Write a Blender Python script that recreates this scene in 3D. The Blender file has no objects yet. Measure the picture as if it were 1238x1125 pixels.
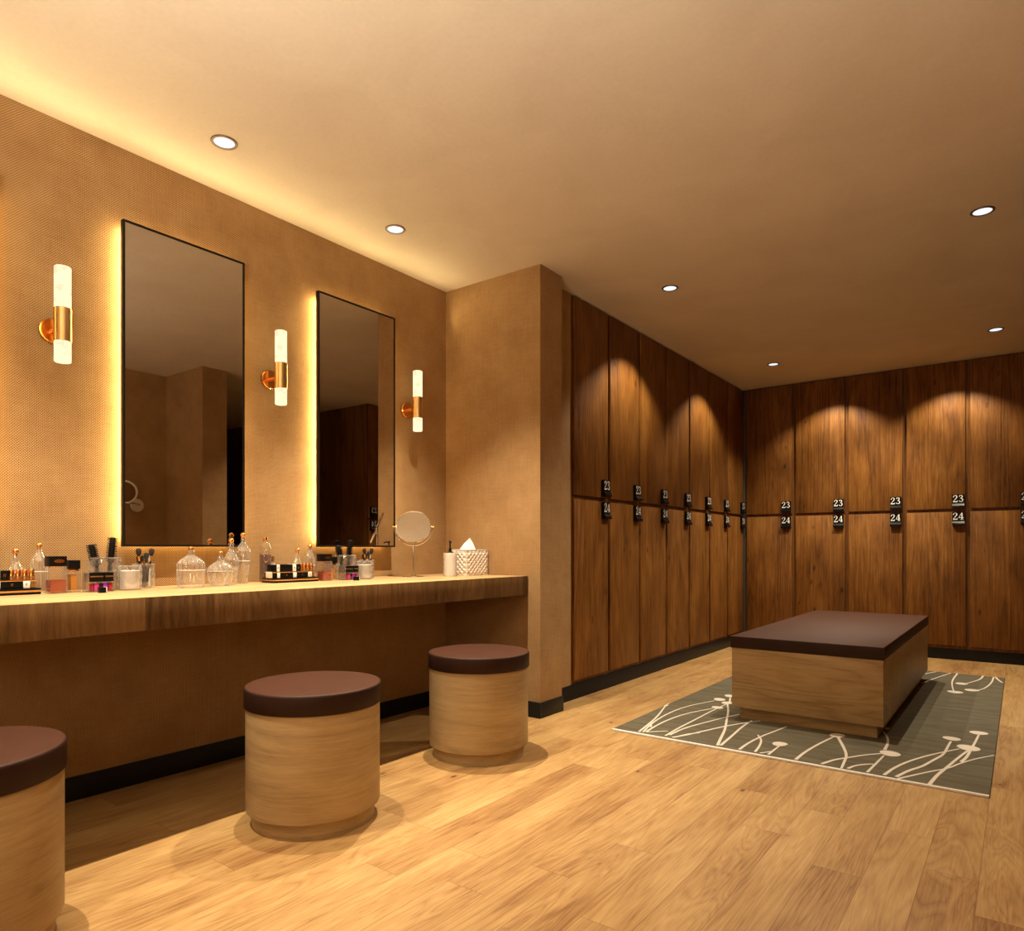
import bpy, bmesh, math, random
from mathutils import Vector, Matrix
random.seed(7)
PI = math.pi
scene = bpy.context.scene
COL = scene.collection
H = 2.673            # ceiling height
TOP = 0.8355         # counter top height

# ------------------------------------------------------------------ materials
def newmat(name):
    m = bpy.data.materials.new(name); m.use_nodes = True
    nt = m.node_tree
    for n in list(nt.nodes):
        nt.nodes.remove(n)
    out = nt.nodes.new('ShaderNodeOutputMaterial')
    return m, nt, out

class NT:
    """tiny node-building helper"""
    def __init__(s, nt): s.nt = nt
    def n(s, t, **kw):
        o = s.nt.nodes.new(t)
        for k, v in kw.items(): setattr(o, k, v)
        return o
    def lk(s, a, b): s.nt.links.new(a, b)
    def math(s, op, a, b=None, c=None, clamp=False):
        o = s.n('ShaderNodeMath', operation=op); o.use_clamp = clamp
        for i, x in enumerate((a, b, c)):
            if x is None: continue
            if isinstance(x, (int, float)): o.inputs[i].default_value = x
            else: s.lk(x, o.inputs[i])
        return o.outputs[0]
    def vmath(s, op, a, b):
        o = s.n('ShaderNodeVectorMath', operation=op)
        for i, x in enumerate((a, b)):
            if isinstance(x, (tuple, list)): o.inputs[i].default_value = x
            else: s.lk(x, o.inputs[i])
        return o.outputs[0]
    def noise(s, vec, scale, detail=4, rough=.55, dist=0):
        o = s.n('ShaderNodeTexNoise'); s.lk(vec, o.inputs['Vector'])
        o.inputs['Scale'].default_value = scale; o.inputs['Detail'].default_value = detail
        o.inputs['Roughness'].default_value = rough; o.inputs['Distortion'].default_value = dist
        return o.outputs[0]
    def ramp(s, fac, stops, interp='LINEAR'):
        o = s.n('ShaderNodeValToRGB'); s.lk(fac, o.inputs[0])
        cr = o.color_ramp; cr.interpolation = interp
        while len(cr.elements) < len(stops): cr.elements.new(.5)
        for e, (p, c) in zip(cr.elements, stops):
            e.position = p; e.color = (*c, 1) if len(c) == 3 else c
        return o.outputs[0]
    def mix(s, fac, a, b, mode='MIX'):
        o = s.n('ShaderNodeMix', data_type='RGBA', blend_type=mode)
        for i, x in ((0, fac), (6, a), (7, b)):
            if isinstance(x, (int, float)): o.inputs[i].default_value = x
            elif isinstance(x, (tuple, list)): o.inputs[i].default_value = (*x, 1) if len(x) == 3 else x
            else: s.lk(x, o.inputs[i])
        return o.outputs[2]

def principled(t, out, col=None, rough=.5, metal=0, spec=.5, bump=None, bstr=.1, bdist=.002, coat=0):
    p = t.n('ShaderNodeBsdfPrincipled')
    if col is not None:
        if isinstance(col, (tuple, list)): p.inputs['Base Color'].default_value = (*col, 1)
        else: t.lk(col, p.inputs['Base Color'])
    if isinstance(rough, (int, float)): p.inputs['Roughness'].default_value = rough
    else: t.lk(rough, p.inputs['Roughness'])
    p.inputs['Metallic'].default_value = metal
    p.inputs['Specular IOR Level'].default_value = spec
    p.inputs['Coat Weight'].default_value = coat
    if bump is not None:
        b = t.n('ShaderNodeBump'); b.inputs['Strength'].default_value = bstr; b.inputs['Distance'].default_value = bdist
        t.lk(bump, b.inputs['Height']); t.lk(b.outputs[0], p.inputs['Normal'])
    t.lk(p.outputs[0], out.inputs[0])
    return p

def plain(name, col, rough=.5, metal=0, spec=.5, coat=0, speck=0.0):
    m, nt, out = newmat(name); t = NT(nt)
    tc = t.n('ShaderNodeTexCoord')
    n = t.noise(tc.outputs['Object'], 60, 3)
    f = t.math('MULTIPLY_ADD', n, .16, .92)
    c = t.mix(1.0, col, t.ramp(f, [(0, (0, 0, 0)), (1, (1, 1, 1))]), 'MULTIPLY')
    principled(t, out, c, rough, metal, spec, coat=coat)
    return m

def emit(name, col, strength, vein=False):
    m, nt, out = newmat(name); t = NT(nt)
    e = t.n('ShaderNodeEmission'); e.inputs[1].default_value = strength
    tc = t.n('ShaderNodeTexCoord')
    n = t.noise(tc.outputs['Object'], 22, 4, .6, 1.5)
    a = tuple(c * (.80 if vein else .94) for c in col)
    t.lk(t.mix(t.ramp(n, [(.38, (0, 0, 0)), (.52, (1, 1, 1))]), a, col), e.inputs[0])
    t.lk(e.outputs[0], out.inputs[0])
    return m

def wood(name, axis, dark, mid, light, stretch=11., ring=2.6, rough=.42, knots=.5, patch=.35, scale=1., boards=0, fine=1.0, cyl=0, ringw=.22):
    """streaked timber with cathedral figure, knots and blotches; grain runs along `axis`"""
    m, nt, out = newmat(name); t = NT(nt)
    tc = t.n('ShaderNodeTexCoord'); oi = t.n('ShaderNodeObjectInfo')
    cmb = t.n('ShaderNodeCombineXYZ')
    for i in range(3): t.lk(t.math('MULTIPLY', oi.outputs['Random'], (37., 91., 53.)[i]), cmb.inputs[i])
    src = tc.outputs['Object']
    if cyl:                          # veneer wrapped round a drum: grain runs round the circumference
        s0 = t.n('ShaderNodeSeparateXYZ'); t.lk(src, s0.inputs[0])
        ang = t.math('MULTIPLY', t.math('ARCTAN2', s0.outputs[1], s0.outputs[0]), cyl)
        rad = t.math('SQRT', t.math('ADD', t.math('MULTIPLY', s0.outputs[0], s0.outputs[0]), t.math('MULTIPLY', s0.outputs[1], s0.outputs[1])))
        c0 = t.n('ShaderNodeCombineXYZ'); t.lk(rad, c0.inputs[0]); t.lk(ang, c0.inputs[1]); t.lk(s0.outputs[2], c0.inputs[2]); src = c0.outputs[0]
    base = t.vmath('ADD', src, cmb.outputs[0])
    brand = None
    if boards:                       # short boards glued side by side along Y
        sx = t.n('ShaderNodeSeparateXYZ'); t.lk(tc.outputs['Object'], sx.inputs[0])
        warp = t.math('MULTIPLY', t.math('SINE', t.math('MULTIPLY', sx.outputs[1], 4.1)), .055)
        cell = t.math('FLOOR', t.math('DIVIDE', t.math('ADD', sx.outputs[1], warp), boards))
        wn = t.n('ShaderNodeTexWhiteNoise', noise_dimensions='1D'); t.lk(cell, wn.inputs['W'])
        brand = wn.outputs['Value']
        c2 = t.n('ShaderNodeCombineXYZ')
        t.lk(t.math('MULTIPLY', brand, 17.), c2.inputs[0]); t.lk(t.math('MULTIPLY', brand, 29.), c2.inputs[2])
        base = t.vmath('ADD', base, c2.outputs[0])
    sc = [1., 1., 1.]; sc['xyz'.index(axis)] = 1. / stretch
    v = t.vmath('MULTIPLY', base, tuple(sc))
    warpn = t.noise(v, 3.2 * scale, 3, .5, .6)
    rings = t.math('FRACT', t.math('MULTIPLY', warpn, ring * 5))
    rings = t.math('POWER', t.math('ABSOLUTE', t.math('MULTIPLY_ADD', rings, 2, -1)), .55)
    sc2 = [1., 1., 1.]; sc2['xyz'.index(axis)] = 1. / (stretch * 3.)
    vf = t.vmath('MULTIPLY', base, tuple(sc2))
    streak = t.noise(vf, 95 * scale, 5, .6)
    blotch = t.noise(t.vmath('MULTIPLY', base, tuple([.7 if k != 'xyz'.index(axis) else .3 for k in range(3)])), 6 * scale, 3, .6)
    f = t.math('ADD', t.math('MULTIPLY', rings, ringw), t.math('MULTIPLY', streak, .55 * fine))
    pore = t.noise(vf, 420 * scale, 3, .6)
    f = t.math('ADD', f, t.math('MULTIPLY', t.math('SUBTRACT', pore, .5), .50 * fine))
    f = t.math('SUBTRACT', f, ringw * .25)
    f = t.math('ADD', f, t.math('MULTIPLY', t.math('SUBTRACT', blotch, .5), patch * 1.6))
    if brand is not None: f = t.math('ADD', f, t.math('MULTIPLY', t.math('SUBTRACT', brand, .5), .30))
    col = t.ramp(f, [(.08, dark), (.40, mid), (.72, light)])
    vk = t.n('ShaderNodeTexVoronoi')
    sk = [1., 1., 1.]; sk['xyz'.index(axis)] = .45
    t.lk(t.vmath('MULTIPLY', t.vmath('ADD', base, t.vmath('MULTIPLY', (.04, .04, .04), t.n('ShaderNodeTexNoise').outputs[1])), tuple(sk)), vk.inputs['Vector'])
    vk.inputs['Scale'].default_value = 7.5 * scale
    k = t.ramp(vk.outputs['Distance'], [(.03, (1, 1, 1)), (.13, (0, 0, 0))])
    k = t.math('MULTIPLY', t.math('MULTIPLY', k, t.ramp(t.noise(base, 7 * scale, 2), [(.38, (0, 0, 0)), (.54, (1, 1, 1))])), knots)
    col = t.mix(k, col, tuple(c * .35 for c in dark))
    bmp = t.math('ADD', streak, t.math('MULTIPLY', rings, .3))
    principled(t, out, col, t.math('MULTIPLY_ADD', streak, .2, rough - .1), bump=bmp, bstr=.12, bdist=.0015, spec=.22)
    return m

def floor_mat():
    m, nt, out = newmat('oak_planks'); t = NT(nt)
    tc = t.n('ShaderNodeTexCoord')
    sx = t.n('ShaderNodeSeparateXYZ'); t.lk(tc.outputs['Object'], sx.inputs[0])
    W, L = .1425, 1.25
    xr = t.math('DIVIDE', t.math('ADD', sx.outputs[0], .08), W)
    row = t.math('FLOOR', xr); fx = t.math('FRACT', xr)
    wn = t.n('ShaderNodeTexWhiteNoise', noise_dimensions='1D'); t.lk(row, wn.inputs['W'])
    yr = t.math('ADD', t.math('DIVIDE', sx.outputs[1], L), t.math('MULTIPLY', wn.outputs['Value'], 7.))
    cell = t.math('FLOOR', yr); fy = t.math('FRACT', yr)
    c2 = t.n('ShaderNodeCombineXYZ'); t.lk(row, c2.inputs[0]); t.lk(cell, c2.inputs[1])
    w2 = t.n('ShaderNodeTexWhiteNoise', noise_dimensions='2D'); t.lk(c2.outputs[0], w2.inputs['Vector'])
    rnd = w2.outputs['Value']
    off = t.vmath('MULTIPLY', w2.outputs['Color'], (31., 17., 9.))
    base = t.vmath('ADD', tc.outputs['Object'], off)
    v = t.vmath('MULTIPLY', base, (1, .09, 1))
    warp = t.noise(v, 5.5, 3, .55, .9)
    rings = t.math('FRACT', t.math('MULTIPLY', warp, 20.))
    rings = t.math('POWER', t.math('ABSOLUTE', t.math('MULTIPLY_ADD', rings, 2, -1)), .5)
    streak = t.noise(t.vmath('MULTIPLY', base, (1, .03, 1)), 130, 6, .65)
    blot = t.noise(t.vmath('MULTIPLY', base, (1, .22, 1)), 9, 3, .6)
    pore = t.noise(t.vmath('MULTIPLY', base, (1, .025, 1)), 480, 3, .6)
    f = t.math('ADD', t.math('MULTIPLY', rings, .15), t.math('MULTIPLY', streak, .40))
    f = t.math('ADD', f, t.math('MULTIPLY', t.math('SUBTRACT', pore, .6), .40))
    f = t.math('ADD', f, t.math('MULTIPLY', t.math('SUBTRACT', blot, .5), .55))
    f = t.math('ADD', f, t.math('MULTIPLY', t.math('SUBTRACT', rnd, .5), .14))
    col = t.ramp(f, [(.04, (.23, .105, .032)), (.24, (.385, .220, .078)), (.40, (.48, .300, .118)), (.62, (.60, .42, .195))])
    vk = t.n('ShaderNodeTexVoronoi'); t.lk(t.vmath('MULTIPLY', base, (1, .5, 1)), vk.inputs['Vector']); vk.inputs['Scale'].default_value = 7.0
    gate = t.ramp(t.noise(base, 4.5, 2), [(.44, (0, 0, 0)), (.53, (1, 1, 1))])
    k = t.math('MULTIPLY', t.ramp(vk.outputs['Distance'], [(.035, (1, 1, 1)), (.09, (0, 0, 0))]), gate)
    halo = t.math('MULTIPLY', t.ramp(vk.outputs['Distance'], [(.0, (1, 1, 1)), (.32, (0, 0, 0))]), gate)
    col = t.mix(t.math('MULTIPLY', halo, .45), col, (.25, .10, .03))
    col = t.mix(t.math('MULTIPLY', k, .85), col, (.05, .022, .008))
    # joints between boards
    ex = t.math('MINIMUM', fx, t.math('SUBTRACT', 1, fx)); ey = t.math('MINIMUM', fy, t.math('SUBTRACT', 1, fy))
    j = t.math('MAXIMUM', t.math('LESS_THAN', ex, .0011 / W), t.math('LESS_THAN', ey, .0011 / L))
    col = t.mix(t.math('MULTIPLY', j, .62), col, (.16, .07, .02))
    h = t.math('SUBTRACT', t.math('MULTIPLY', streak, .35), j)
    principled(t, out, col, t.math('MULTIPLY_ADD', streak, .22, .36), bump=h, bstr=.18, bdist=.0012, spec=.42)
    return m

def fabric_mat():
    m, nt, out = newmat('woven_wallcovering'); t = NT(nt)
    tc = t.n('ShaderNodeTexCoord'); sx = t.n('ShaderNodeSeparateXYZ'); t.lk(tc.outputs['Object'], sx.inputs[0])
    s_ = t.math('ADD', sx.outputs[0], sx.outputs[1]); P = .0049
    p = t.math('COSINE', t.math('MULTIPLY', s_, PI / P)); q = t.math('COSINE', t.math('MULTIPLY', sx.outputs[2], PI / P))
    f = t.math('MULTIPLY', p, q)
    hole = t.ramp(f, [(.28, (0, 0, 0)), (.62, (1, 1, 1))])
    thr = t.math('ABSOLUTE', f)
    ob = tc.outputs['Object']
    tone = t.noise(ob, 5, 4, .6)
    wx = t.noise(t.vmath('MULTIPLY', ob, (9., 9., 260.)), 1, 2); wz = t.noise(t.vmath('MULTIPLY', ob, (260., 260., 9.)), 1, 2)
    tt = t.math('ADD', t.math('MULTIPLY', tone, .5), t.math('MULTIPLY', t.math('ADD', wx, wz), .25))
    col = t.ramp(tt, [(.32, (.325, .185, .076)), (.5, (.415, .25, .110)), (.68, (.49, .315, .148))])
    big = t.noise(ob, 340, 2)
    k = t.math('MULTIPLY', hole, t.math('MULTIPLY_ADD', big, .7, .58))
    col = t.mix(k, col, (.060, .026, .008))
    principled(t, out, col, .85, spec=.2, bump=t.math('SUBTRACT', thr, hole), bstr=.25, bdist=.001)
    return m

def ceiling_mat():
    m, nt, out = newmat('ceiling_plaster'); t = NT(nt)
    tc = t.n('ShaderNodeTexCoord')
    n = t.noise(tc.outputs['Object'], 2.2, 5, .6, .6); n2 = t.noise(tc.outputs['Object'], 55, 3)
    f = t.math('ADD', t.math('MULTIPLY', n, .7), t.math('MULTIPLY', n2, .3))
    col = t.ramp(f, [(.3, (.63, .545, .43)), (.7, (.73, .645, .525))])
    principled(t, out, col, .9, spec=.15, bump=n2, bstr=.08, bdist=.002)
    return m

def leather(name, c0, c1, rough):
    m, nt, out = newmat(name); t = NT(nt)
    tc = t.n('ShaderNodeTexCoord')
    v = t.n('ShaderNodeTexVoronoi'); t.lk(tc.outputs['Object'], v.inputs['Vector']); v.inputs['Scale'].default_value = 420
    n = t.noise(tc.outputs['Object'], 12, 4)
    principled(t, out, t.mix(n, c0, c1), rough, bump=v.outputs['Distance'], bstr=.3, bdist=.001, spec=.15)
    return m

def rug_mat():
    m, nt, out = newmat('rug_pile'); t = NT(nt)
    tc = t.n('ShaderNodeTexCoord')
    n = t.noise(t.vmath('MULTIPLY', tc.outputs['Object'], (1.2, 7, 1)), 3, 5, .65); n2 = t.noise(tc.outputs['Object'], 420, 2)
    f = t.math('ADD', t.math('MULTIPLY', n, .65), t.math('MULTIPLY', n2, .35))
    col = t.ramp(f, [(.32, (.088, .075, .050)), (.66, (.168, .146, .100))])
    principled(t, out, col, .95, spec=.1, bump=n2, bstr=.5, bdist=.003)
    return m

def glass(name, tint=(1, 1, 1), milk=.10, gloss=.10):
    """clear thin-walled glass: see-through, bright at grazing angles"""
    m, nt, out = newmat(name); t = NT(nt)
    tr = t.n('ShaderNodeBsdfTransparent'); tr.inputs[0].default_value = (*tint, 1)
    gl = t.n('ShaderNodeBsdfGlossy'); gl.inputs['Roughness'].default_value = .04
    df = t.n('ShaderNodeBsdfTranslucent'); df.inputs[0].default_value = (.95, .93, .90, 1)
    d2 = t.n('ShaderNodeBsdfDiffuse'); d2.inputs[0].default_value = (.95, .93, .90, 1)
    md = t.n('ShaderNodeMixShader'); t.lk(df.outputs[0], md.inputs[1]); t.lk(d2.outputs[0], md.inputs[2])
    lw = t.n('ShaderNodeLayerWeight'); lw.inputs[0].default_value = .35
    tc = t.n('ShaderNodeTexCoord'); nz = t.noise(tc.outputs['Object'], 40, 2)
    f1 = t.math('MULTIPLY_ADD', lw.outputs['Facing'], .55, gloss, clamp=True)
    f2 = t.math('MULTIPLY', t.math('MULTIPLY_ADD', lw.outputs['Facing'], 2.6, .7), t.math('MULTIPLY', nz, 2 * milk), clamp=True)
    a = t.n('ShaderNodeMixShader'); t.lk(f1, a.inputs[0]); t.lk(tr.outputs[0], a.inputs[1]); t.lk(gl.outputs[0], a.inputs[2])
    b = t.n('ShaderNodeMixShader'); t.lk(f2, b.inputs[0]); t.lk(a.outputs[0], b.inputs[1]); t.lk(md.outputs[0], b.inputs[2])
    t.lk(b.outputs[0], out.inputs[0])
    return m

def liquid(name, col, dens=.5):
    m, nt, out = newmat(name); t = NT(nt)
    tr = t.n('ShaderNodeBsdfTransparent'); tr.inputs[0].default_value = (*[c ** .4 for c in col], 1)
    tc = t.n('ShaderNodeTexCoord'); nz = t.noise(tc.outputs['Object'], 30, 2)
    df = t.n('ShaderNodeBsdfPrincipled'); t.lk(t.mix(nz, tuple(c * .85 for c in col), col), df.inputs['Base Color']); df.inputs['Roughness'].default_value = .2
    a = t.n('ShaderNodeMixShader'); a.inputs[0].default_value = dens
    t.lk(tr.outputs[0], a.inputs[1]); t.lk(df.outputs[0], a.inputs[2]); t.lk(a.outputs[0], out.inputs[0])
    return m

def brushed_brass():
    m, nt, out = newmat('brushed_brass'); t = NT(nt)
    tc = t.n('ShaderNodeTexCoord')
    n = t.noise(t.vmath('MULTIPLY', tc.outputs['Object'], (1, 1, .02)), 160, 3)
    principled(t, out, t.ramp(n, [(.3, (.58, .36, .13)), (.7, (.95, .68, .34))]), .28, 1.0, bump=n, bstr=.1)
    return m

M = dict(
    fabric=fabric_mat(), ceiling=ceiling_mat(), floor=floor_mat(),
    locker=wood('locker_oak', 'z', (.055, .018, .0035), (.185, .072, .0132), (.34, .158, .035), stretch=13, ring=3.2, knots=.9, patch=.40, rough=.5, ringw=.16, fine=1.12),
    frame=wood('locker_frame_oak', 'z', (.05, .018, .005), (.14, .055, .012), (.22, .10, .024), stretch=9, ring=2, knots=.2, patch=.2),
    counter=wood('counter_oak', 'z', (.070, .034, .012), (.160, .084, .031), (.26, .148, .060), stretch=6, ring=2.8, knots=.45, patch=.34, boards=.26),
    counter_lit_top=wood('lit_counter_oak', 'y', (.30, .17, .07), (.50, .32, .15), (.64, .44, .23), stretch=9, ring=1.6, knots=.1, patch=.12),  # slab top: its bright lighting is put into a paler oak colour
    stool=wood('stool_maple', 'y', (.27, .180, .088), (.44, .315, .160), (.55, .42, .235), stretch=7, ring=1.5, knots=.3, patch=.22, fine=.75, cyl=.24, ringw=.16),
    stool_x=wood('bench_oak', 'x', (.23, .142, .062), (.39, .262, .122), (.50, .362, .185), stretch=7, ring=3.0, knots=.5, patch=.24, fine=.8),
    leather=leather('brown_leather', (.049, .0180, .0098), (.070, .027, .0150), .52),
    leather_shaded=leather('shaded_leather', (.024, .0105, .0075), (.034, .0145, .010), .5),  # same leather, darkened: shade on the seat sides put into the colour
    black=plain('black_satin', (.010, .009, .008), .4, spec=.25), skirting=plain('black_skirting', (.010, .0095, .010), .45, spec=.25),
    bristle=plain('black_bristle', (.006, .005, .005), .7, spec=.15), matblack=plain('black_lacquer', (.005, .0045, .0045), .3, spec=.12),
    filler=plain('grey_filler', (.06, .055, .05), .4), gold=plain('gold', (.85, .52, .20), .18, 1), copper=plain('copper', (.84, .42, .14), .2, 1),
    darkgold=plain('dark_gold', (.50, .25, .09), .3, .9), satin=plain('satin_chrome', (.85, .84, .82), .35, .35), chrome=plain('chrome', (.86, .84, .80), .06, 1), brass=brushed_brass(),
    mirror=plain('tinted_mirror', (.56, .52, .47), .0, 1), clearmirror=plain('clear_mirror', (.80, .75, .68), .01, 1),
    frame_black=plain('black_frame', (.008, .007, .006), .4, spec=.2), white=plain('white_ceramic', (.70, .66, .60), .45), wax=plain('white_wax', (.88, .85, .80), .6),
    tissue=plain('tissue_paper', (.92, .89, .85), .9), digits=plain('white_print', (.85, .84, .80), .5), card=plain('white_card', (.85, .82, .76), .5),
    rug=rug_mat(), rugline=plain('cream_yarn', (.66, .59, .50), .9), binding=plain('cream_binding', (.74, .70, .64), .85), rugback=plain('rug_backing', (.03, .03, .028), .9),
    shade=emit('lit_opal_shade', (1.0, .80, .50), 1.35, True), led=emit('led_warm', (1.0, .73, .32), 62.), led_soft=emit('led_warm_soft', (1.0, .62, .20), 20.),
    lens=emit('lit_lens', (.82, .92, 1.0), 1.25), trimring=plain('bronze_trim', (.16, .085, .04), .4, .6),
    crystal=glass('crystal', (.97, .96, .95), .12, .22), clear=glass('clear_glass', (.98, .975, .97), .04, .03), acrylic=glass('acrylic', (.97, .96, .95), .06, .04),
    rose=liquid('rose_scent', (.46, .085, .035), .75), mauve=liquid('mauve_lotion', (.17, .10, .085), .88), amber=liquid('amber_lotion', (.75, .30, .04), .75),
    pol1=plain('polish_red', (.33, .015, .03), .15, coat=1), pol2=plain('polish_magenta', (.52, .05, .30), .15, coat=1), pol3=plain('polish_purple', (.32, .03, .62), .15, coat=1),
    pol4=plain('polish_black', (.03, .008, .012), .15, coat=1), stone=plain('dark_stone', (.10, .085, .07), .3), hair=plain('dark_hair', (.02, .012, .010), .8),
    dark=plain('dark_paint', (.035, .026, .02), .8),
)

# ------------------------------------------------------------------ mesh building
class MB:
    def __init__(s): s.bm = bmesh.new()
    def _fin(s, faces, mi, smooth=False):
        for f in faces: f.material_index = mi; f.smooth = smooth
    def box(s, x0, x1, y0, y1, z0, z1, mi=0, bev=0, seg=2, rot=None, topmi=None):
        vs = [s.bm.verts.new(p) for p in ((x0, y0, z0), (x1, y0, z0), (x1, y1, z0), (x0, y1, z0), (x0, y0, z1), (x1, y0, z1), (x1, y1, z1), (x0, y1, z1))]
        if rot is not None:
            for v in vs: v.co = rot @ v.co
        fs = [s.bm.faces.new([vs[i] for i in q]) for q in ((3, 2, 1, 0), (4, 5, 6, 7), (0, 1, 5, 4), (1, 2, 6, 5), (2, 3, 7, 6), (3, 0, 4, 7))]
        s._fin(fs, mi)
        if topmi is not None: fs[1].material_index = topmi
        if bev:
            es = list({e for f in fs for e in f.edges})
            r = bmesh.ops.bevel(s.bm, geom=es, offset=bev, segments=seg, affect='EDGES', profile=.5)
            for f in r['faces']: f.smooth = True
        return s
    def lathe(s, prof, cx=0, cy=0, seg=32, mi=0, ribs=0, amp=0, rz=(-9, 9), capb=True, capt=True, smooth=True, mis=None, zig=0, M4=None):
        rings = []
        for i, (r, z) in enumerate(prof):
            ring = []
            for j in range(seg):
                a = 2 * PI * j / seg; rr = r
                if ribs and rz[0] <= z <= rz[1]: rr = r * (1 + amp * math.cos(ribs * a))
                if zig and 0 < i < len(prof) - 1: rr = r + (zig if (i + j) % 2 else -zig)
                co = Vector((cx + rr * math.cos(a), cy + rr * math.sin(a), z))
                if M4 is not None: co = M4 @ co
                ring.append(s.bm.verts.new(co))
            rings.append(ring)
        for i in range(len(rings) - 1):
            for j in range(seg):
                f = s.bm.faces.new((rings[i][j], rings[i][(j + 1) % seg], rings[i + 1][(j + 1) % seg], rings[i + 1][j]))
                f.material_index = mis[i] if mis else mi; f.smooth = smooth and not zig
        if capb: f = s.bm.faces.new(list(reversed(rings[0]))); f.material_index = mis[0] if mis else mi
        if capt: f = s.bm.faces.new(rings[-1]); f.material_index = mis[-1] if mis else mi
        return s
    def ball(s, c, r, mi=0, sx=1, sy=1, sz=1, u=16, v=10):
        ret = bmesh.ops.create_uvsphere(s.bm, u_segments=u, v_segments=v, radius=1)
        for w in ret['verts']: w.co = Vector((w.co.x * r * sx + c[0], w.co.y * r * sy + c[1], w.co.z * r * sz + c[2]))
        fs = {f for w in ret['verts'] for f in w.link_faces}
        s._fin(fs, mi, True); return s
    def tube(s, pts, r, seg=10, mi=0, closed=False, cap=True):
        pts = [Vector(p) for p in pts]; n = len(pts); rings = []
        rr = r if isinstance(r, (list, tuple)) else [r] * n
        up = None
        for i, p in enumerate(pts):
            d = (pts[(i + 1) % n] - pts[i - 1]) if closed else (pts[min(i + 1, n - 1)] - pts[max(i - 1, 0)])
            d.normalize()
            if up is None:
                up = Vector((0, 0, 1)) if abs(d.z) < .9 else Vector((1, 0, 0))
            a = (up - d * up.dot(d)).normalized(); b = d.cross(a); up = a
            rings.append([s.bm.verts.new(p + (a * math.cos(2 * PI * k / seg) + b * math.sin(2 * PI * k / seg)) * rr[i]) for k in range(seg)])
        for i in range(n if closed else n - 1):
            A, B = rings[i], rings[(i + 1) % n]
            for k in range(seg):
                f = s.bm.faces.new((A[k], A[(k + 1) % seg], B[(k + 1) % seg], B[k])); f.material_index = mi; f.smooth = True
        if cap and not closed:
            f = s.bm.faces.new(list(reversed(rings[0]))); f.material_index = mi
            f = s.bm.faces.new(rings[-1]); f.material_index = mi
        return s
    def poly(s, pts, mi=0, smooth=False):
        f = s.bm.faces.new([s.bm.verts.new(p) for p in pts]); f.material_index = mi; f.smooth = smooth; return s
    def extrude_xz(s, prof, y0, y1, mi=0, mis=None):
        a = [s.bm.verts.new((x, y0, z)) for x, z in prof]; b = [s.bm.verts.new((x, y1, z)) for x, z in prof]; n = len(prof)
        for i in range(n):
            f = s.bm.faces.new((a[i], b[i], b[(i + 1) % n], a[(i + 1) % n])); f.material_index = mis[i] if mis else mi
        f = s.bm.faces.new(a); f.material_index = mi
        f = s.bm.faces.new(list(reversed(b))); f.material_index = mi
        return s
    def ribbon(s, pts, w, z, mi, th=.0015):
        """flat strip of width w (list or number) on a floor plane, slightly raised"""
        P = [Vector((p[0], p[1], 0)) for p in pts]; n = len(P)
        W = w if isinstance(w, list) else [w] * n
        L, R = [], []
        for i in range(n):
            d = (P[min(i + 1, n - 1)] - P[max(i - 1, 0)]).normalized(); nn = Vector((-d.y, d.x, 0)) * W[i] / 2
            L.append(P[i] + nn); R.append(P[i] - nn)
        top = [s.bm.verts.new((p.x, p.y, z + th)) for p in L + list(reversed(R))]
        bot = [s.bm.verts.new((p.x, p.y, z)) for p in L + list(reversed(R))]
        m = len(top)
        for i in range(n - 1):
            f = s.bm.faces.new((top[i], top[m - 1 - i], top[m - 2 - i], top[i + 1])); f.material_index = mi
        for i in range(m):
            f = s.bm.faces.new((top[i], top[(i + 1) % m], bot[(i + 1) % m], bot[i])); f.material_index = mi
        return s
    def build(s, name, mats, parent=None, loc=None, sharp=35, rot=None):
        bmesh.ops.recalc_face_normals(s.bm, faces=s.bm.faces[:])
        me = bpy.data.meshes.new(name); s.bm.to_mesh(me); s.bm.free()
        for m in (mats if isinstance(mats, (list, tuple)) else [mats]): me.materials.append(M[m] if isinstance(m, str) else m)
        me.set_sharp_from_angle(angle=math.radians(sharp))
        o = bpy.data.objects.new(name, me); COL.objects.link(o)
        if parent is not None: o.parent = parent
        if loc is not None: o.location = loc
        if rot is not None: o.rotation_euler = rot
        return o

def tag(o, label, cat, group=None):
    o['label'] = label; o['category'] = cat
    if group: o['group'] = group
    return o
def thing(name, label, cat, loc=(0, 0, 0), rz=0, group=None):
    o = bpy.data.objects.new(name, None); COL.objects.link(o); o.empty_display_size = .05
    o.location = loc; o.rotation_euler = (0, 0, rz)
    return tag(o, label, cat, group)
def struct(name, mb, mats, loc=None):
    o = mb.build(name, mats, None, loc); o['kind'] = 'structure'; return o
def dup(root, loc, rz=None, label=None, group=None, kids=None):
    r = root.copy(); COL.objects.link(r); r.location = loc
    if rz is not None: r.rotation_euler = (0, 0, rz)
    if label: r['label'] = label
    if group: r['group'] = group
    src = {}
    for o in list(bpy.data.objects):
        if o.parent is not None: src.setdefault(o.parent.name, []).append(o)
    def rec(a, b):
        for ch in src.get(a.name, []):
            c = ch.copy(); COL.objects.link(c); c.parent = b; rec(ch, c)
    rec(root, r)
    return r

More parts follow.
